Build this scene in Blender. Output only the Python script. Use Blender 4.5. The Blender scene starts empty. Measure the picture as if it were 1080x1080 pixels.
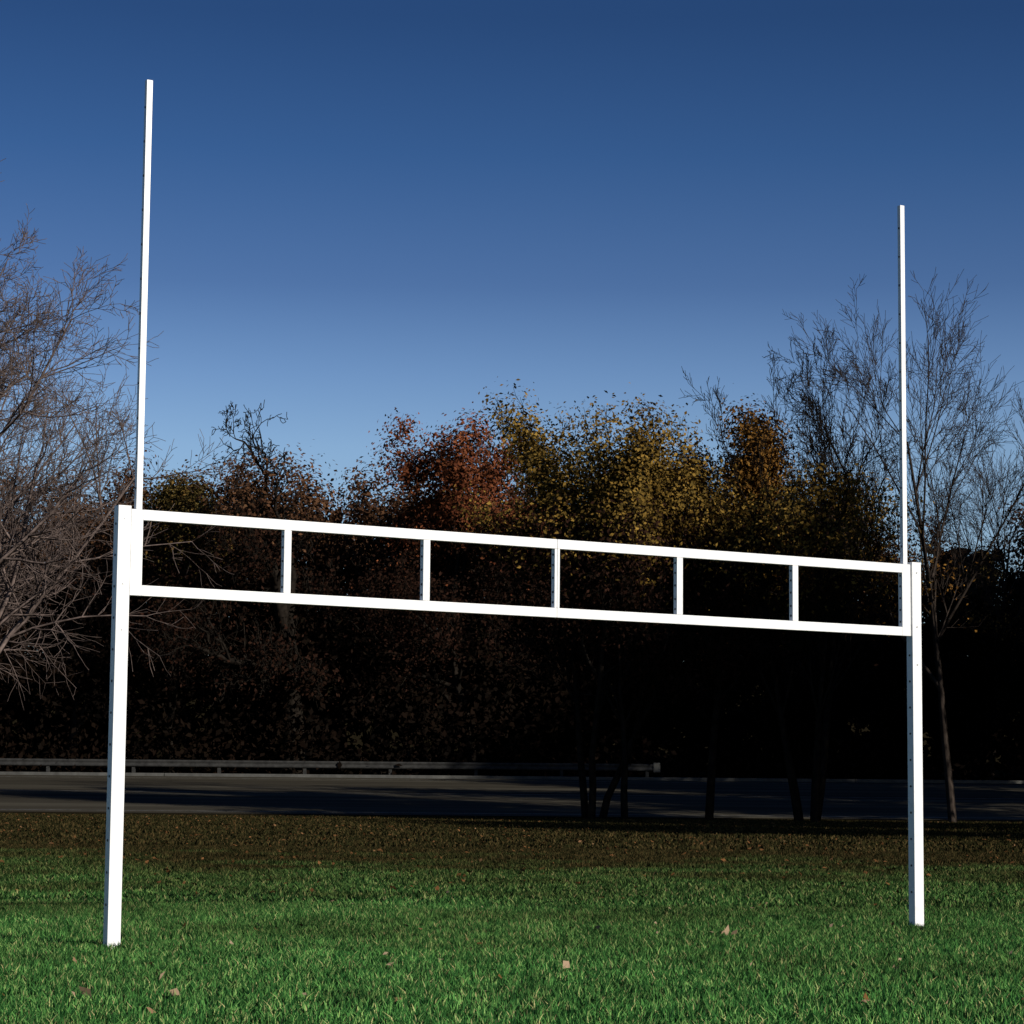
import bpy, bmesh, math, random
import numpy as np
from mathutils import Vector, Matrix
S=bpy.context.scene
col=S.collection
# ---------------------------------------------------------------- helpers
def link(o,parent=None):
    col.objects.link(o)
    if parent: o.parent=parent
    return o
def empty(name,loc=(0,0,0)):
    e=bpy.data.objects.new(name,None); e.location=loc; return link(e)
def mat(name):
    m=bpy.data.materials.new(name); m.use_nodes=True
    nt=m.node_tree; b=nt.nodes['Principled BSDF']
    return m,nt,b
def dmat(name):
    """matt material: a plain diffuse surface"""
    m=bpy.data.materials.new(name); m.use_nodes=True; nt=m.node_tree
    nt.nodes.remove(nt.nodes['Principled BSDF'])
    d=nt.nodes.new('ShaderNodeBsdfDiffuse'); nt.links.new(d.outputs[0],nt.nodes['Material Output'].inputs[0])
    return m,nt,d
def nd(nt,t,**k):
    n=nt.nodes.new(t)
    for a,v in k.items(): setattr(n,a,v)
    return n
def ramp(nt,fac,stops):
    r=nd(nt,'ShaderNodeValToRGB'); e=r.color_ramp.elements
    while len(e)<len(stops): e.new(0.5)
    for i,(p,c) in enumerate(stops):
        e[i].position=p; e[i].color=(*c,1) if len(c)==3 else c
    nt.links.new(fac,r.inputs[0]); return r.outputs[0]
def noise(nt,vec,scale,detail=4,rough=.55):
    n=nd(nt,'ShaderNodeTexNoise'); n.inputs['Scale'].default_value=scale
    n.inputs['Detail'].default_value=detail; n.inputs['Roughness'].default_value=rough
    if vec is not None: nt.links.new(vec,n.inputs['Vector'])
    return n.outputs['Fac']
def mixc(nt,fac,a,b,bt='MIX'):
    m=nd(nt,'ShaderNodeMix',data_type='RGBA',blend_type=bt)
    for s,v in ((m.inputs[0],fac),(m.inputs[6],a),(m.inputs[7],b)):
        if hasattr(v,'links'): nt.links.new(v,s)
        elif isinstance(v,(int,float)): s.default_value=v
        else: s.default_value=(*v,1)
    return m.outputs[2]
def mth(nt,op,a,b=0.0,c=None):
    m=nd(nt,'ShaderNodeMath',operation=op)
    for i,v in enumerate((a,b,c)):
        if v is None: continue
        if hasattr(v,'links'): nt.links.new(v,m.inputs[i])
        else: m.inputs[i].default_value=v
    return m.outputs[0]
def mesh_np(name,V,F,mats,tint=None,midx=None):
    me=bpy.data.meshes.new(name)
    V=np.asarray(V,np.float32); F=np.asarray(F,np.int32)
    m,k=F.shape
    me.vertices.add(len(V)); me.vertices.foreach_set('co',V.ravel())
    me.loops.add(m*k); me.loops.foreach_set('vertex_index',F.ravel())
    me.polygons.add(m); me.polygons.foreach_set('loop_start',np.arange(0,m*k,k,dtype=np.int32))
    me.polygons.foreach_set('loop_total',np.full(m,k,np.int32))
    for x in mats: me.materials.append(x)
    if midx is not None: me.polygons.foreach_set('material_index',np.asarray(midx,np.int32))
    if tint is not None:
        a=me.attributes.new('tint','FLOAT','FACE'); a.data.foreach_set('value',np.asarray(tint,np.float32))
    me.update(calc_edges=True); return me
def sstep(a,b,x):
    t=np.clip((x-a)/(b-a),0,1); return t*t*(3-2*t)
def gz(y):
    y=np.asarray(y,float)
    z=.38*sstep(24,78,y)
    z=np.where(y>76,.38+(y-76)/34*1.42,z)
    z=np.where(y>110,1.80+.5*sstep(110,135,y)+9*sstep(142,200,y),z)
    return z
# ---------------------------------------------------------------- materials
def leaf_mat(name,cols,vary=True,k=1.0):
    m,nt,b=dmat(name)
    a=nd(nt,'ShaderNodeAttribute',attribute_name='tint')
    n=len(cols); c=ramp(nt,a.outputs['Fac'],[(i/(n-1),tuple(k*q for q in x)) for i,x in enumerate(cols)])
    if vary:
        g=nd(nt,'ShaderNodeNewGeometry')
        big=noise(nt,g.outputs['Position'],.6,1)
        c=mixc(nt,1.0,c,ramp(nt,big,[(.3,(.42,.40,.40)),(.7,(1.25,1.25,1.25))]),'MULTIPLY')
    nt.links.new(c,b.inputs['Color'])
    return m
def bark_mat(name,c1,c2):
    m,nt,b=dmat(name)
    g=nd(nt,'ShaderNodeNewGeometry')
    n=noise(nt,g.outputs['Position'],5.0,2)
    nt.links.new(ramp(nt,n,[(.3,c1),(.7,c2)]),b.inputs['Color'])
    return m
bark_dark=bark_mat('bark_dark',(.007,.006,.005),(.020,.016,.013))
bark_pale=bark_mat('bark_pale',(.06,.047,.042),(.19,.145,.13))
bark_mid=bark_mat('bark_mid',(.020,.016,.014),(.055,.043,.036))
L_yel=leaf_mat('leaf_yellow',[(.06,.045,.016),(.15,.098,.024),(.24,.15,.034),(.30,.18,.04)],k=.85)
L_gold=leaf_mat('leaf_gold',[(.09,.045,.016),(.20,.10,.026),(.29,.15,.034),(.17,.08,.026)],k=.85)
L_rust=leaf_mat('leaf_rust',[(.08,.028,.018),(.18,.056,.026),(.26,.09,.038),(.14,.052,.028)],k=.85)
L_brown=leaf_mat('leaf_brown',[(.045,.025,.016),(.095,.048,.027),(.15,.076,.040),(.09,.05,.025)],k=.85)
L_olive=leaf_mat('leaf_olive',[(.045,.038,.016),(.10,.076,.024),(.17,.115,.034),(.15,.075,.027)],k=.85)
L_thicket_shade=leaf_mat('leaf_thicket_shade',[(.003,.0025,.0022),(.006,.0045,.0035),(.009,.0055,.004),(.006,.005,.003)],False)  # woodland shade put into a near-black leaf colour
L_low_shade=leaf_mat('leaf_low_shade',[(.008,.005,.004),(.017,.009,.006),(.028,.013,.009),(.014,.009,.006)],False)  # shade of the lower crowns painted into the leaf colour
# ---------------------------------------------------------------- tree generator
def gen_tree(seed,H,Wd,levels=4,gnarl=.16,trop=.06,r0=.22,stems=1,stem_lean=.12,angle=(28,50),
             start=.28,kids=(2.0,1.6,1.4,1.2),ratio=.6,nseg=(8,6,5,4,3)):
    rnd=random.Random(seed); segs=[]; tips=[]
    def rv(): return Vector((rnd.gauss(0,1),rnd.gauss(0,1),rnd.gauss(0,1)))
    def br(p,d,L,r,lv):
        n=nseg[min(lv,4)]; sl=L/n
        r_end=r*(.25 if lv==0 else .35)
        for i in range(n):
            d=(d+rv()*gnarl*(.5 if lv==0 else 1)+Vector((0,0,trop))).normalized()
            q=p+d*sl*rnd.uniform(.85,1.15)
            ra=r+(r_end-r)*i/n; rb=r+(r_end-r)*(i+1)/n
            segs.append((*p,*q,ra,rb)); p=q
            if lv>=levels-1: tips.append(tuple(q))
            f=(i+1)/n
            if lv<levels and f>=(start if lv==0 else .2):
                kk=kids[min(lv,3)]
                for k in range(int(kk)+(1 if rnd.random()<kk-int(kk) else 0)):
                    a=math.radians(rnd.uniform(*angle))
                    ax=d.cross(rv()).normalized()
                    nd_=(Matrix.Rotation(a,3,ax)@d)
                    nl=L*ratio*rnd.uniform(.65,1.15)*(1.0-.45*f*(1 if lv==0 else .8))
                    br(p,nd_,nl,max(rb*.62,.006),lv+1)
    for s in range(stems):
        az=rnd.uniform(0,6.28) if stems==1 else 6.28*s/stems+rnd.uniform(-.4,.4)
        ln=stem_lean*(rnd.uniform(.6,1.3))
        base=Vector((math.cos(az)*.25,math.sin(az)*.25,-.15)) if stems>1 else Vector((0,0,-.15))
        br(base,Vector((math.cos(az)*ln,math.sin(az)*ln,1)).normalized(),6.5*rnd.uniform(.85,1.1),r0,0)
    A=np.array(segs); T=np.array(tips)
    zs=H/ A[:,5].max(); rad=np.percentile(np.abs(A[:,3:5]),97); xs=(Wd/2)/rad
    for i in (0,1,3,4): A[:,i]*=xs
    A[:,2]*=zs; A[:,5]*=zs; T[:,:2]*=xs; T[:,2]*=zs
    A[:,6:]=np.maximum(A[:,6:],.006)
    return A,T
def tube_arrays(A,sides=4,twig=1.0):
    n=len(A); p=A[:,0:3]; q=A[:,3:6]; d=q-p; L=np.linalg.norm(d,axis=1,keepdims=True)+1e-9; d=d/L
    ref=np.where(np.abs(d[:,2:3])>.9,np.array([[1.,0,0]]),np.array([[0,0,1.]]))
    u=np.cross(d,ref); u/=np.linalg.norm(u,axis=1,keepdims=True); v=np.cross(d,u)
    V=np.zeros((n,2*sides,3)); q=q+d*L*.03
    for k in range(sides):
        a=2*math.pi*k/sides; o=u*math.cos(a)+v*math.sin(a)
        V[:,k]=p+o*A[:,6:7]*twig; V[:,sides+k]=q+o*A[:,7:8]*twig
    F=np.zeros((n,sides,4),int); base=(np.arange(n)*2*sides)[:,None]
    for k in range(sides):
        k2=(k+1)%sides
        F[:,k]=base+np.array([k,k2,sides+k2,sides+k])
    return V.reshape(-1,3),F.reshape(-1,4)
def leaf_arrays(C,size,rng,flat=0.0,out=None):
    n=len(C); a=rng.normal(size=(n,3)); a/=np.linalg.norm(a,axis=1,keepdims=True)
    if out is not None:
        a=a+out; a/=np.linalg.norm(a,axis=1,keepdims=True)+1e-6
    if flat>0:
        a=a*(1-flat)+np.array([[0,0,1.]])*flat*np.sign(a[:,2:3]+1e-6); a/=np.linalg.norm(a,axis=1,keepdims=True)
    b=np.cross(a,rng.normal(size=(n,3))); b/=np.linalg.norm(b,axis=1,keepdims=True); c=np.cross(a,b)
    s=(size*rng.uniform(.55,1.3,n))[:,None]
    V=np.stack([C-b*s*.55,C-c*s*.32+a*s*.08,C+b*s*.55,C+c*s*.32+a*s*.1],axis=1)
    F=np.arange(n*4).reshape(n,4)
    return V.reshape(-1,3),F
def tree_mesh(name,A,T,bark,leafm=None,nleaf=0,lsize=.13,clump=.35,seed=1,twig=1.0,zmin=0,zkeep=None,low=None,zlow=0,lowfrac=.45):
    """low / zlow: thinner foliage below about zlow, with shade painted into its colour"""
    V,F=tube_arrays(A,3,twig); rng=np.random.default_rng(seed)
    mats=[bark]; midx=np.zeros(len(F),int); tint=np.zeros(len(F))
    if leafm is not None and nleaf:
        mats.append(leafm)
        if low: mats.append(low)
        TT=T[T[:,2]>zmin]
        if zkeep is not None: TT=TT[TT[:,2]<zkeep]
        w=rng.random(len(TT))**1.2+.04
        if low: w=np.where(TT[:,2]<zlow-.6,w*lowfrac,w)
        w/=w.sum()
        idx=rng.choice(len(TT),nleaf,p=w)
        off=rng.normal(size=(nleaf,3))
        C=TT[idx]+off*clump*np.array([1,1,.7])
        cen=np.array([0,0,T[:,2].mean()]); o=C-cen; o/=np.linalg.norm(o,axis=1,keepdims=True)+1e-6
        of=off/(np.linalg.norm(off,axis=1,keepdims=True)+1e-6)
        LV,LF=leaf_arrays(C,lsize,rng,out=o*.6+of*.9+np.array([0,0,.25]))
        ct=rng.random(len(TT))[idx]*.75+rng.random(nleaf)*.25
        mi=np.ones(len(LF),int)
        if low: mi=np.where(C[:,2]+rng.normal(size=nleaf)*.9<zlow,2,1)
        F=np.vstack([F,LF+len(V)]); V=np.vstack([V,LV])
        midx=np.concatenate([midx,mi]); tint=np.concatenate([tint,ct])
    return mesh_np(name,V,F,mats,tint,midx)
def place(name,me,x,y,rz=0,s=1.0,parent=None,sz=None):
    o=bpy.data.objects.new(name,me); o.location=(x,y,float(gz(y))); o.rotation_euler=(0,0,rz)
    o.scale=(s,s,sz or s); return link(o,parent)
# ---------------------------------------------------------------- individual trees
A,T=gen_tree(11,18.6,13.5,gnarl=.13,trop=.04,r0=.22,angle=(26,54),start=.2,kids=(2.6,2,1.7,1.5),ratio=.62)
bare1=tree_mesh('bare_tree_left',A,T,bark_pale,twig=1.2)
place('bare_tree',bare1,-15.0,70,1.4)
place('bare_tree',bare1,-18.6,79,2.3,.92)
A,T=gen_tree(71,17.4,9.0,gnarl=.06,trop=.03,r0=.14,angle=(24,44),start=.3,kids=(2.2,1.8,1.5,1.3),ratio=.62)
bare2=tree_mesh('bare_tree_right',A,T,bark_mid,L_gold,900,.12,.3,3,zmin=2,zkeep=8,twig=1.1)
place('bare_tree',bare2,13.2,75.5,1.0,1.0)
place('bare_tree',bare2,22,116,3.9,.95)
A,T=gen_tree(5,15.2,7.4,gnarl=.09,trop=.04,r0=.14,stems=3,stem_lean=.32,angle=(24,46),start=.35,kids=(1.7,1.5,1.4,1.2))
t=tree_mesh('multi_stem_tree',A,T,bark_dark,L_yel,12000,.12,.36,4,zmin=3,zkeep=9.8,twig=1.2,low=L_low_shade,zlow=7)
place('multi_stem_tree',t,8.75,74,0.9)
A,T=gen_tree(8,12.9,7.6,gnarl=.16,trop=.06,r0=.14,stems=3,stem_lean=.25,angle=(28,55),start=.3,kids=(1.8,1.6,1.4,1.2))
t=tree_mesh('yellow_tree',A,T,bark_dark,L_yel,48000,.12,.32,5,zmin=3.5,low=L_low_shade,zlow=8.2)
place('yellow_tree',t,2.4,75,0.2)
A,T=gen_tree(9,12.1,4.8,levels=3,gnarl=.16,trop=.08,r0=.13,kids=(3,2,2,1))
t=tree_mesh('yellow_tree_thin',A,T,bark_dark,L_yel,16000,.12,.34,6,zmin=4,low=L_low_shade,zlow=8)
place('yellow_tree',t,3.4,74.5,1.2)
A,T=gen_tree(31,12.6,7.4,gnarl=.16,trop=.05,r0=.16,angle=(28,55),start=.3,kids=(2,1.7,1.5,1.2))
goldm=tree_mesh('gold_tree',A,T,bark_dark,L_gold,44000,.12,.34,7,zmin=3,low=L_low_shade,zlow=8)
place('gold_tree',goldm,5.9,75.6,0.2)
place('gold_tree',goldm,13.2,115,2.2,1.12)
A,T=gen_tree(33,16.4,9.5,gnarl=.15,trop=.05,r0=.25,angle=(30,58),start=.25,kids=(2.2,1.8,1.5,1.2))
rustm=tree_mesh('rust_tree',A,T,bark_dark,L_rust,42000,.17,.42,8,zmin=3,low=L_low_shade,zlow=10.8)
place('rust_tree',rustm,-1.6,115,0.2,1.0)
A,T=gen_tree(41,14.4,9,gnarl=.34,trop=.03,r0=.24,angle=(30,65),start=.3,kids=(2,1.6,1.4,1.2))
gnarl=tree_mesh('gnarled_oak',A,T,bark_dark,L_brown,8000,.15,.4,9,zmin=3,zkeep=12.0,twig=2.4,low=L_low_shade,zlow=10)
place('gnarled_oak_tree',gnarl,-10.0,115,0.2,1.16)
place('gnarled_oak_tree',gnarl,-6.0,116,2.6,1.12)
A,T=gen_tree(43,13,7,gnarl=.18,trop=.05,r0=.16,angle=(30,55),start=.25,kids=(2,1.7,1.5,1.2))
olive=tree_mesh('olive_tree',A,T,bark_dark,L_olive,24000,.16,.42,10,zmin=3,low=L_low_shade,zlow=9.6)
place('olive_tree',olive,-15.2,114,.3,1.06)
# ---------------------------------------------------------------- background woodland
wood=empty('woodland_trees')
KW=(2,1.6,1.4,1.0)
A,T=gen_tree(51,14.6,9,gnarl=.18,trop=.05,r0=.22,angle=(28,55),start=.2,kids=KW,levels=3)
w1=tree_mesh('brown_tree_mesh',A,T,bark_mid,L_brown,17000,.21,.6,11,zmin=2,twig=1.5,low=L_low_shade,zlow=10.2,lowfrac=.3)
A,T=gen_tree(52,15.4,8,gnarl=.14,trop=.07,r0=.2,angle=(25,50),start=.2,kids=KW)
w2=tree_mesh('twiggy_tree_mesh',A,T,bark_mid,L_brown,9000,.18,.5,12,zmin=2,twig=2.0,low=L_low_shade,zlow=10.2,lowfrac=.4)
A,T=gen_tree(53,14,9,gnarl=.2,trop=.05,r0=.2,angle=(30,58),start=.2,kids=KW,levels=3)
w3=tree_mesh('olive_wood_mesh',A,T,bark_dark,L_olive,15000,.21,.6,13,zmin=2,low=L_low_shade,zlow=10,lowfrac=.3)
A,T=gen_tree(54,14.5,9.5,gnarl=.2,trop=.05,r0=.22,angle=(30,58),start=.2,kids=KW,levels=3)
w4=tree_mesh('caster_tree_mesh',A,T,bark_mid,L_olive,9000,.36,.7,14,zmin=1.5)
rnd=random.Random(77)
x=-50.0
while x<52:
    for row,(d0,d1) in enumerate(((118,124),(128,138))):
        me=rnd.choice([w1,w1,w2,w2,w3] if row==0 else [w1,w2,w1])
        y=rnd.uniform(d0,d1); px=540+x/y*2664
        h=rnd.uniform(.90,1.06)
        if 900<px<1100: h*=.82
        place('tree',me,x+rnd.uniform(-1.2,1.2),y,rnd.uniform(0,6.28),h*(1.0 if row==0 else 1.03),wood)
    x+=rnd.uniform(3.2,4.6)
side=empty('shadow_caster_trees')  # unseen row added off to the right, sized to shade far ground and trunks
for i in range(14):
    y=47+i*5.0; s=1.0+.45*i/13+rnd.uniform(-.05,.1); xx=.203*y+3.2+7.2*s+rnd.uniform(0,1)+(0 if i%2 else 2)
    place('tree',w4,xx,y,rnd.uniform(0,6.28),s,side)
def shade_thicket(name,n,d0,d1,top,size,xr,m,seed):  # near-black leaf mass standing in for the shade under the trees
    rng=np.random.default_rng(seed); nc=n//60
    cx=rng.uniform(-xr,xr,nc); cy=rng.uniform(d0,d1,nc)
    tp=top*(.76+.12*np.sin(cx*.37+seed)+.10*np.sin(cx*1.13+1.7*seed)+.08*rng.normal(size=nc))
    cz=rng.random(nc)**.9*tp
    idx=np.repeat(np.arange(nc),60)
    C=np.stack([cx,cy,cz],1)[idx]+rng.normal(size=(len(idx),3))*np.array([.55,.55,.4])
    C[:,2]=np.maximum(C[:,2],.03)+gz(C[:,1])
    V,F=leaf_arrays(C,size,rng)
    t=rng.random(nc)[idx]*.6+rng.random(len(idx))*.4
    o=bpy.data.objects.new(name,mesh_np(name,V,F,[m],t)); return link(o)
shade_thicket('shade_thicket',36000,118,126,10.5,.65,52,L_thicket_shade,3)
shade_thicket('shade_thicket',14000,132,142,13,1.2,60,L_thicket_shade,4)
shade_thicket('shade_shrubs',70000,113.4,115.6,9.4,.30,52,L_thicket_shade,6)
# ---------------------------------------------------------------- ground, road
def strip(name,ys,xs,zoff,m,zf=gz):
    V=[];F=[]
    for y in ys:
        for x_ in xs: V.append((x_,y,float(zf(y))+zoff))
    nx=len(xs)
    for j in range(len(ys)-1):
        for i in range(nx-1):
            a=j*nx+i; F.append((a,a+1,a+nx+1,a+nx))
    o=bpy.data.objects.new(name,mesh_np(name,V,F,[m])); return link(o)
gm,nt,b=dmat('ground_soil')
g=nd(nt,'ShaderNodeNewGeometry'); P=g.outputs['Position']
sx=nd(nt,'ShaderNodeSeparateXYZ'); nt.links.new(P,sx.inputs[0])
n1=noise(nt,P,.35,3); n2=noise(nt,P,9,4,.7); n3=noise(nt,P,60,2,.7)
green=ramp(nt,n3,[(.3,(.008,.022,.008)),(.7,(.02,.05,.016))])
brown=ramp(nt,n2,[(.3,(.010,.008,.005)),(.5,(.018,.015,.008)),(.72,(.035,.025,.013))])
f=mth(nt,'ADD',mth(nt,'MULTIPLY',mth(nt,'SUBTRACT',sx.outputs[1],22),1/26),mth(nt,'MULTIPLY',mth(nt,'SUBTRACT',n1,.5),1.6))
f=mth(nt,'MINIMUM',mth(nt,'MAXIMUM',f,0),1)
nt.links.new(mixc(nt,f,green,brown),b.inputs['Color'])
ys=[-600,-100,-20,0]+list(range(8,112,2))+[112,116,120,125,130,135,142,150,160,170,180,190,200,400,1000,3000]
strip('ground',ys,[-3000,-600,-120,-60,-30,-10,0,10,30,60,120,600,3000],0,gm)
rm,nt,b=mat('asphalt')
g=nd(nt,'ShaderNodeNewGeometry'); P=g.outputs['Position']
mp=nd(nt,'ShaderNodeMapping'); mp.inputs['Scale'].default_value=(.02,.55,1); nt.links.new(P,mp.inputs[0])
a1=noise(nt,mp.outputs[0],1,6,.7); a2=noise(nt,P,30,4,.7)
c=ramp(nt,a1,[(.32,(.034,.030,.022)),(.48,(.052,.046,.034)),(.6,(.09,.082,.062)),(.7,(.054,.048,.036))])
c=mixc(nt,1,c,ramp(nt,a2,[(.3,(.75,.75,.75)),(.7,(1.2,1.2,1.2))]),'MULTIPLY')
nt.links.new(c,b.inputs['Base Color']); b.inputs['Roughness'].default_value=.95; b.inputs['Specular IOR Level'].default_value=.03
strip('road',list(range(78,111,2)),[-300,-60,0,60,300],.004,rm)
pm,nt,b=mat('worn_road_paint')
g=nd(nt,'ShaderNodeNewGeometry'); w=noise(nt,g.outputs['Position'],3,5,.7)
nt.links.new(ramp(nt,w,[(.4,(.07,.07,.06)),(.62,(.3,.3,.28))]),b.inputs['Base Color'])
for y in (79.2,93.8,107.6):
    o=strip('road_line' if y!=93.8 else 'road_centre_line',[y,y+.16],[-300,-60,0,60,300],.010,pm)
km,nt,b=mat('kerb_concrete')
g=nd(nt,'ShaderNodeNewGeometry'); w=noise(nt,g.outputs['Position'],2,6,.7)
nt.links.new(ramp(nt,w,[(.3,(.04,.04,.037)),(.7,(.09,.09,.083))]),b.inputs['Base Color']); b.inputs['Roughness'].default_value=.9
def boxmesh(bm,c,s,bev=0,rot=None):
    r=bmesh.ops.create_cube(bm,size=1.0); vs=r['verts']
    for v in vs: v.co=Vector((v.co.x*s[0],v.co.y*s[1],v.co.z*s[2]))
    if bev>0:
        es=list({e for v in vs for e in v.link_edges})
        q=bmesh.ops.bevel(bm,geom=es,offset=bev,segments=2,affect='EDGES',profile=.6)
        vs=list({v for f_ in q['faces'] for v in f_.verts}|{v for v in vs if v.is_valid})
    for v in vs:
        if rot: v.co=rot@v.co
        v.co+=Vector(c)
def boxobj(name,boxes,m,parent=None,bev=0):
    bm=bmesh.new()
    for c_,s_ in boxes: boxmesh(bm,c_,s_,bev)
    me=bpy.data.meshes.new(name); bm.to_mesh(me); bm.free(); me.materials.append(m)
    o=bpy.data.objects.new(name,me); return link(o,parent)
boxobj('kerb',[((i*30-150,110.3,float(gz(110.3))+.03),(29.97,.25,.22)) for i in range(12)],km,bev=.02)
gal,nt,b=mat('weathered_steel')
g=nd(nt,'ShaderNodeNewGeometry'); w=noise(nt,g.outputs['Position'],4,5,.6)
nt.links.new(ramp(nt,w,[(.3,(.014,.014,.014)),(.7,(.04,.04,.039))]),b.inputs['Base Color']); b.inputs['Roughness'].default_value=.8; b.inputs['Specular IOR Level'].default_value=.2
gr=empty('guard_rail')
xe=6.4; yr=112.6; zb=float(gz(yr))
prof=[(0,0),(-.05,.03),(-.05,.08),(0,.13),(0,.18),(-.05,.23),(-.05,.28),(0,.31)]
V=[];F=[]
for x_ in (-90,-60,-30,-8,xe):
    for (py,pz) in prof: V.append((x_,yr+py,zb+.42+pz))
k=len(prof)
for j in range(4):
    for i in range(k-1):
        a=j*k+i; F.append((a,a+1,a+k+1,a+k))
link(bpy.data.objects.new('w_beam',mesh_np('w_beam',V,F,[gal])),gr)
boxobj('posts',[((xe-.3-i*3.8,yr+.14,zb+.33),(.14,.2,.8)) for i in range(25)],gal,gr)
boxobj('end_terminal',[((xe+.12,yr-.03,zb+.575),(.3,.10,.42))],km,gr,bev=.02)
# ---------------------------------------------------------------- lawn
bm_,nt,b=dmat('grass_blade')
g=nd(nt,'ShaderNodeNewGeometry'); P=g.outputs['Position']
sx=nd(nt,'ShaderNodeSeparateXYZ'); nt.links.new(P,sx.inputs[0])
at=nd(nt,'ShaderNodeAttribute',attribute_name='tint')
gc=ramp(nt,at.outputs['Fac'],[(0,(.010,.045,.014)),(.45,(.038,.14,.036)),(.8,(.11,.29,.075)),(.93,(.24,.40,.13)),(1,(.44,.40,.20))])
bc=ramp(nt,at.outputs['Fac'],[(0,(.010,.011,.005)),(.5,(.025,.025,.010)),(1,(.07,.050,.022))])
n1=noise(nt,P,.35,3); nb=noise(nt,P,2.2,3,.65)
f=mth(nt,'ADD',mth(nt,'MULTIPLY',mth(nt,'SUBTRACT',sx.outputs[1],13),1/27),mth(nt,'MULTIPLY',mth(nt,'SUBTRACT',n1,.5),1.4))
f=mth(nt,'MINIMUM',mth(nt,'MAXIMUM',f,0),1)
c=mixc(nt,f,gc,bc)
c=mixc(nt,1,c,ramp(nt,nb,[(.3,(.5,.5,.5)),(.7,(1.3,1.25,1.15))]),'MULTIPLY')
nt.links.new(c,b.inputs['Color'])
def grass_tile(name,size,n,h,w,seed):
    rng=np.random.default_rng(seed)
    px=rng.uniform(-size/2,size/2,n); py=rng.uniform(-size/2,size/2,n)
    hh=h*(.45+.75*rng.random(n))*(1+.3*np.sin(px*9+seed)*np.sin(py*11))
    az=rng.uniform(0,6.283,n); ln=rng.uniform(.1,.9,n)*hh
    dx,dy=np.cos(az),np.sin(az); a2=rng.uniform(0,6.283,n); wx,wy=np.cos(a2)*w/2,np.sin(a2)*w/2
    z0=np.zeros(n)-.01
    V=np.stack([np.stack([px-wx,py-wy,z0],1),np.stack([px+wx,py+wy,z0],1),
      np.stack([px+wx*.8+dx*ln*.35,py+wy*.8+dy*ln*.35,hh*.6],1),np.stack([px-wx*.8+dx*ln*.35,py-wy*.8+dy*ln*.35,hh*.6],1),
      np.stack([px+dx*ln+wx*.15,py+dy*ln+wy*.15,hh],1),np.stack([px+dx*ln-wx*.15,py+dy*ln-wy*.15,hh],1)],1).reshape(-1,3)
    bse=(np.arange(n)*6)[:,None]
    F=np.concatenate([bse+np.array([0,1,2,3]),bse+np.array([3,2,4,5])],0)
    t=rng.random(n)
    return mesh_np(name,V,F,[bm_],np.concatenate([t,t]))
lawn=empty('grass_lawn')
rr=random.Random(3)
def tiles(y0,y1,size,meshes,marg):
    y=y0+size/2
    while y<y1:
        hw=.215*(y+size/2)+marg; k=int(math.ceil(hw/size))
        for i in range(-k,k+1):
            o=bpy.data.objects.new('grass_patch',rr.choice(meshes)); o.location=(i*size,y,float(gz(y)))
            o.rotation_euler=(0,0,rr.choice([0,1,2,3])*math.pi/2)
            o.scale=(1,1,rr.uniform(.9,1.1)); link(o,lawn)
        y+=size
tiles(9.5,24.5,1.5,[grass_tile('grass_a%d'%i,1.5,5500,.050,.0075,i) for i in range(5)],1.5)
tiles(24.5,45.5,3.0,[grass_tile('grass_b%d'%i,3.0,6000,.055,.017,20+i) for i in range(4)],2)
tiles(45.5,77.5,4.0,[grass_tile('grass_c%d'%i,4.0,2600,.06,.04,40+i) for i in range(4)],3)
# ---------------------------------------------------------------- fallen leaves
lm=leaf_mat('fallen_leaf',[(.06,.03,.012),(.16,.075,.03),(.36,.27,.18),(.18,.06,.03)],False)
rng=np.random.default_rng(12)
n=140; yy=11+(rng.random(n)**.8)*17; xx=rng.uniform(-.22,.22,n)*yy*1.2
C1=np.stack([xx,yy,gz(yy)+.045],1)
n=2600; yy=24+52*rng.random(n)**.6; xx=rng.uniform(-.24,.24,n)*(yy+6); C2=np.stack([xx,yy,gz(yy)+.05],1)
cl=np.array([(1.63,19.4),(1.55,19.5),(1.72,19.45),(1.68,19.6),(-.42,15.9),(-2.2,13.0),(-2.15,13.05),(-1.7,13.1),(2.35,15.6),(.7,20.0),(-1.95,19.9),(.35,15.5),(1.9,13.6),(1.2,20.8),(2.6,20.6)])
C3=np.column_stack([cl,np.full(len(cl),.055)])
V1,F1=leaf_arrays(C1,.05,rng,.35); V2,F2=leaf_arrays(C2,.075,rng,.4); V3,F3=leaf_arrays(C3,.075,rng,.1)
V=np.vstack([V1,V2,V3]); F=np.vstack([F1,F2+len(V1),F3+len(V1)+len(V2)])
link(bpy.data.objects.new('fallen_leaves',mesh_np('fallen_leaves',V,F,[lm],np.concatenate([.2+rng.random(len(F1))*.5,rng.random(len(F2))*.4,np.full(len(F3),.6)]))))
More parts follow.
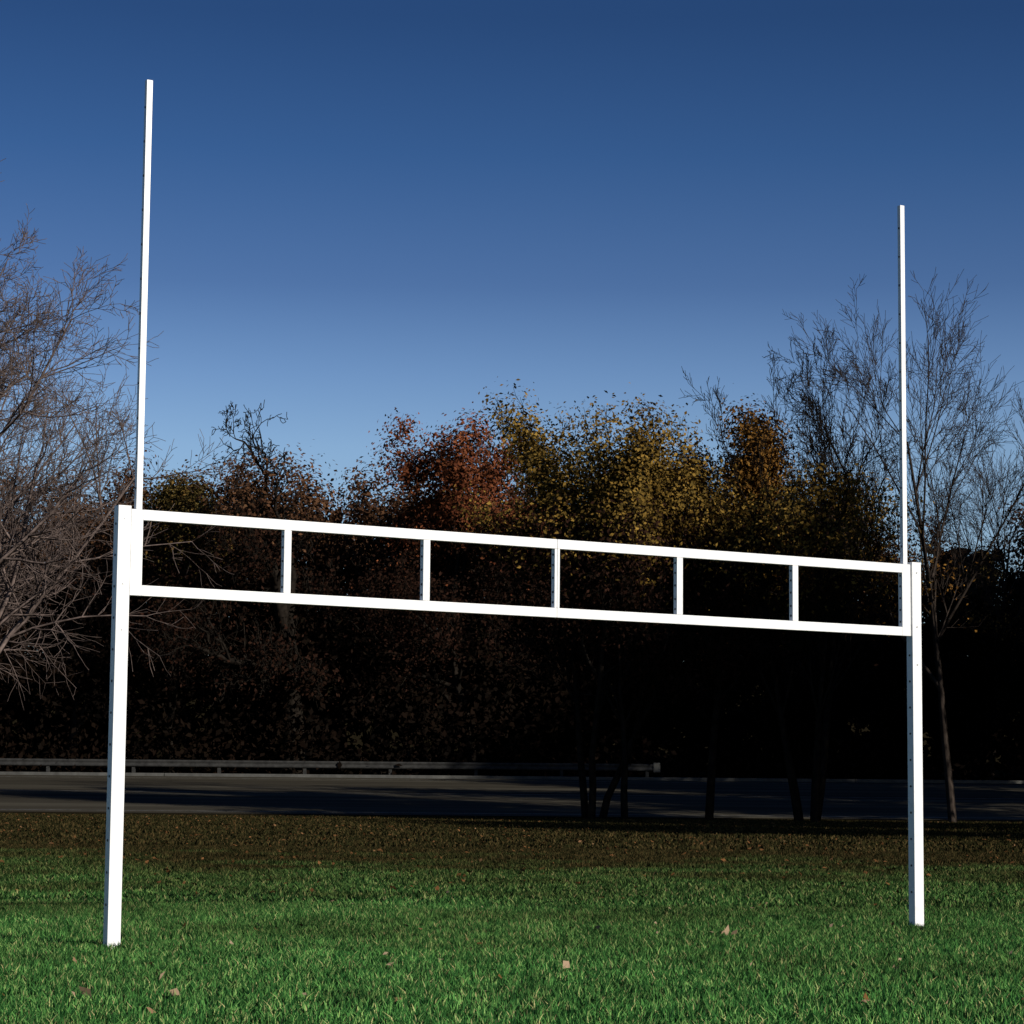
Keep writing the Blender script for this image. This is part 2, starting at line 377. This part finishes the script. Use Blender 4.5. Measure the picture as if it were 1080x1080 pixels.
# ---------------------------------------------------------------- goal post
wm,nt,b=mat('white_paint')
tc=nd(nt,'ShaderNodeTexCoord'); w=noise(nt,tc.outputs['Object'],14,6,.65)
nt.links.new(ramp(nt,w,[(.25,(.66,.67,.67)),(.5,(.77,.78,.79)),(1,(.80,.81,.82))]),b.inputs['Base Color'])
b.inputs['Roughness'].default_value=.4
bp=nd(nt,'ShaderNodeBump'); bp.inputs['Strength'].default_value=.15; bp.inputs['Distance'].default_value=.002
nt.links.new(noise(nt,tc.outputs['Object'],60,3),bp.inputs['Height']); nt.links.new(bp.outputs[0],b.inputs['Normal'])
hm,nt,b=mat('bolt_hole'); b.inputs['Base Color'].default_value=(.02,.02,.02,1)
bolt,nt,b=mat('zinc_bolt'); b.inputs['Base Color'].default_value=(.35,.35,.36,1); b.inputs['Metallic'].default_value=.8; b.inputs['Roughness'].default_value=.4
goal=empty('football_goal',(-2.731,17.616,0)); goal.rotation_euler=(0,0,.549)
W=7.204; zl,zt=2.479,3.0125; ch=.074
PW,PD=.098,.08
for nme,s in (('post_1',0.0),('post_2',W)):
    boxobj(nme,[((s,0,3.07/2-.3),(PW,PD,3.07+.6))],wm,goal,bev=.004)
e0,e1=.056,.146
for nme,s in (('truss_end_plate_1',(e0+e1)/2),('truss_end_plate_2',W-(e0+e1)/2)):
    boxobj(nme,[((s,0,(zl+zt)/2),(e1-e0,.052,zt-zl+ch))],wm,goal,bev=.003)
for nme,z in (('lower_chord',zl),('upper_chord',zt)):
    L_=(W-2*e1)/2-.001
    boxobj(nme,[((W/2-L_/2-.001,0,z),(L_-.001,.050,ch)),((W/2+L_/2+.001,0,z),(L_-.001,.050,ch))],wm,goal,bev=.003)
a_=.12
vz=(zl+zt)/2; vh=zt-zl-ch-.002
for i in range(1,6):
    s=a_+(W-2*a_)*i/6
    if i==3: boxobj('truss_strut_3',[((s-.0125,0,vz),(.021,.048,vh)),((s+.0125,0,vz),(.021,.048,vh))],wm,goal,bev=.002)
    else: boxobj('truss_strut_%d'%i,[((s,0,vz),(.058,.048,vh))],wm,goal,bev=.003)
for nme,s in (('upright_1',.115),('upright_2',W-.105)):
    z0=zt+ch/2+.002; boxobj(nme,[((s,0,(z0+6.15)/2),(.046,.04,6.15-z0))],wm,goal,bev=.003)
boxobj('bracket_plates',[((s,.0,z),(.0055,.04,.05)) for s in (.053,W-.053) for z in (2.52,2.75,2.98)],bolt,goal)
def dots(name,pts,rad,m,axis):
    bm=bmesh.new()
    for p in pts:
        r=bmesh.ops.create_cone(bm,cap_ends=True,segments=10,radius1=rad,radius2=rad,depth=.006)
        R=Matrix.Rotation(math.pi/2,3,'Y') if axis=='x' else Matrix.Rotation(math.pi/2,3,'X')
        for v in r['verts']: v.co=R@v.co+Vector(p)
    me=bpy.data.meshes.new(name); bm.to_mesh(me); bm.free(); me.materials.append(m)
    link(bpy.data.objects.new(name,me),goal)
pts=[(s-PW/2-.001,0,.3+.22*i) for s in (0,W) for i in range(13)]
pts+=[(s-.024,0,3.2+.25*i) for s in (.115,W-.105) for i in range(12)]
pts+=[(a_+(W-2*a_)*i/6-(.030 if i!=3 else .024),0,z) for i in range(1,6) for z in (2.56,2.64,2.75,2.85,2.93)]
pts+=[(W-e1-.001,0,z) for z in (2.56,2.66,2.76,2.86,2.95)]
dots('bolt_holes',pts,.009,hm,'x')
dots('bolts',[(s,-PD/2-.002,z) for s in (0,W) for z in (2.52,2.98,2.2)],.007,bolt,'y')
# ---------------------------------------------------------------- sun and sky
el=math.radians(21); hx,hy=.75,-.66
az=math.atan2(hx,hy)
sv=Vector((hx*math.cos(el),hy*math.cos(el),math.sin(el)))
sun=bpy.data.lights.new('sun','SUN'); sun.energy=5.0; sun.angle=math.radians(.53); sun.color=(1,.93,.82)
so=bpy.data.objects.new('sun',sun); so.rotation_euler=sv.to_track_quat('Z','Y').to_euler(); link(so)
w=bpy.data.worlds.new('World'); S.world=w; w.use_nodes=True; nt=w.node_tree
bg=nt.nodes['Background']; sk=nd(nt,'ShaderNodeTexSky',sky_type='NISHITA')
sk.sun_disc=False; sk.sun_elevation=el; sk.sun_rotation=az; sk.air_density=1.0; sk.dust_density=.3; sk.ozone_density=3.0
tcw=nd(nt,'ShaderNodeTexCoord'); sp=nd(nt,'ShaderNodeSeparateXYZ'); nt.links.new(tcw.outputs['Generated'],sp.inputs[0])
grad=ramp(nt,sp.outputs[2],[(0,(1.7,1.75,1.95)),(.135,(1.6,1.70,2.0)),(.165,(1.2,1.35,1.75)),(.20,(.72,.90,1.32)),(.25,(.42,.68,1.10)),(.30,(.29,.50,.85)),(1,(.25,.48,.85))])
nt.links.new(mixc(nt,1,sk.outputs[0],grad,'MULTIPLY'),bg.inputs[0]); bg.inputs[1].default_value=.05
# ---------------------------------------------------------------- camera
cam=bpy.data.cameras.new('camera'); co=bpy.data.objects.new('camera',cam); link(co)
f_,cy,pitch,roll,h=2663.88,543.77,.1107,.0088,1.0662
cam.sensor_width=36; cam.lens=36*f_/1080; cam.shift_y=(cy-540)/1080; cam.clip_end=6000; cam.clip_start=.1
U=Vector((0,-math.sin(pitch),math.cos(pitch))); X=Vector((1,0,0)); Fw=Vector((0,math.cos(pitch),math.sin(pitch)))
r_=X*math.cos(roll)+U*math.sin(roll); u_=U*math.cos(roll)-X*math.sin(roll)
M=Matrix((r_,u_,-Fw)).transposed().to_4x4(); M.translation=Vector((0,0,h)); co.matrix_world=M
S.camera=co
S.view_settings.view_transform='Standard'; S.view_settings.look='None'; S.view_settings.exposure=0
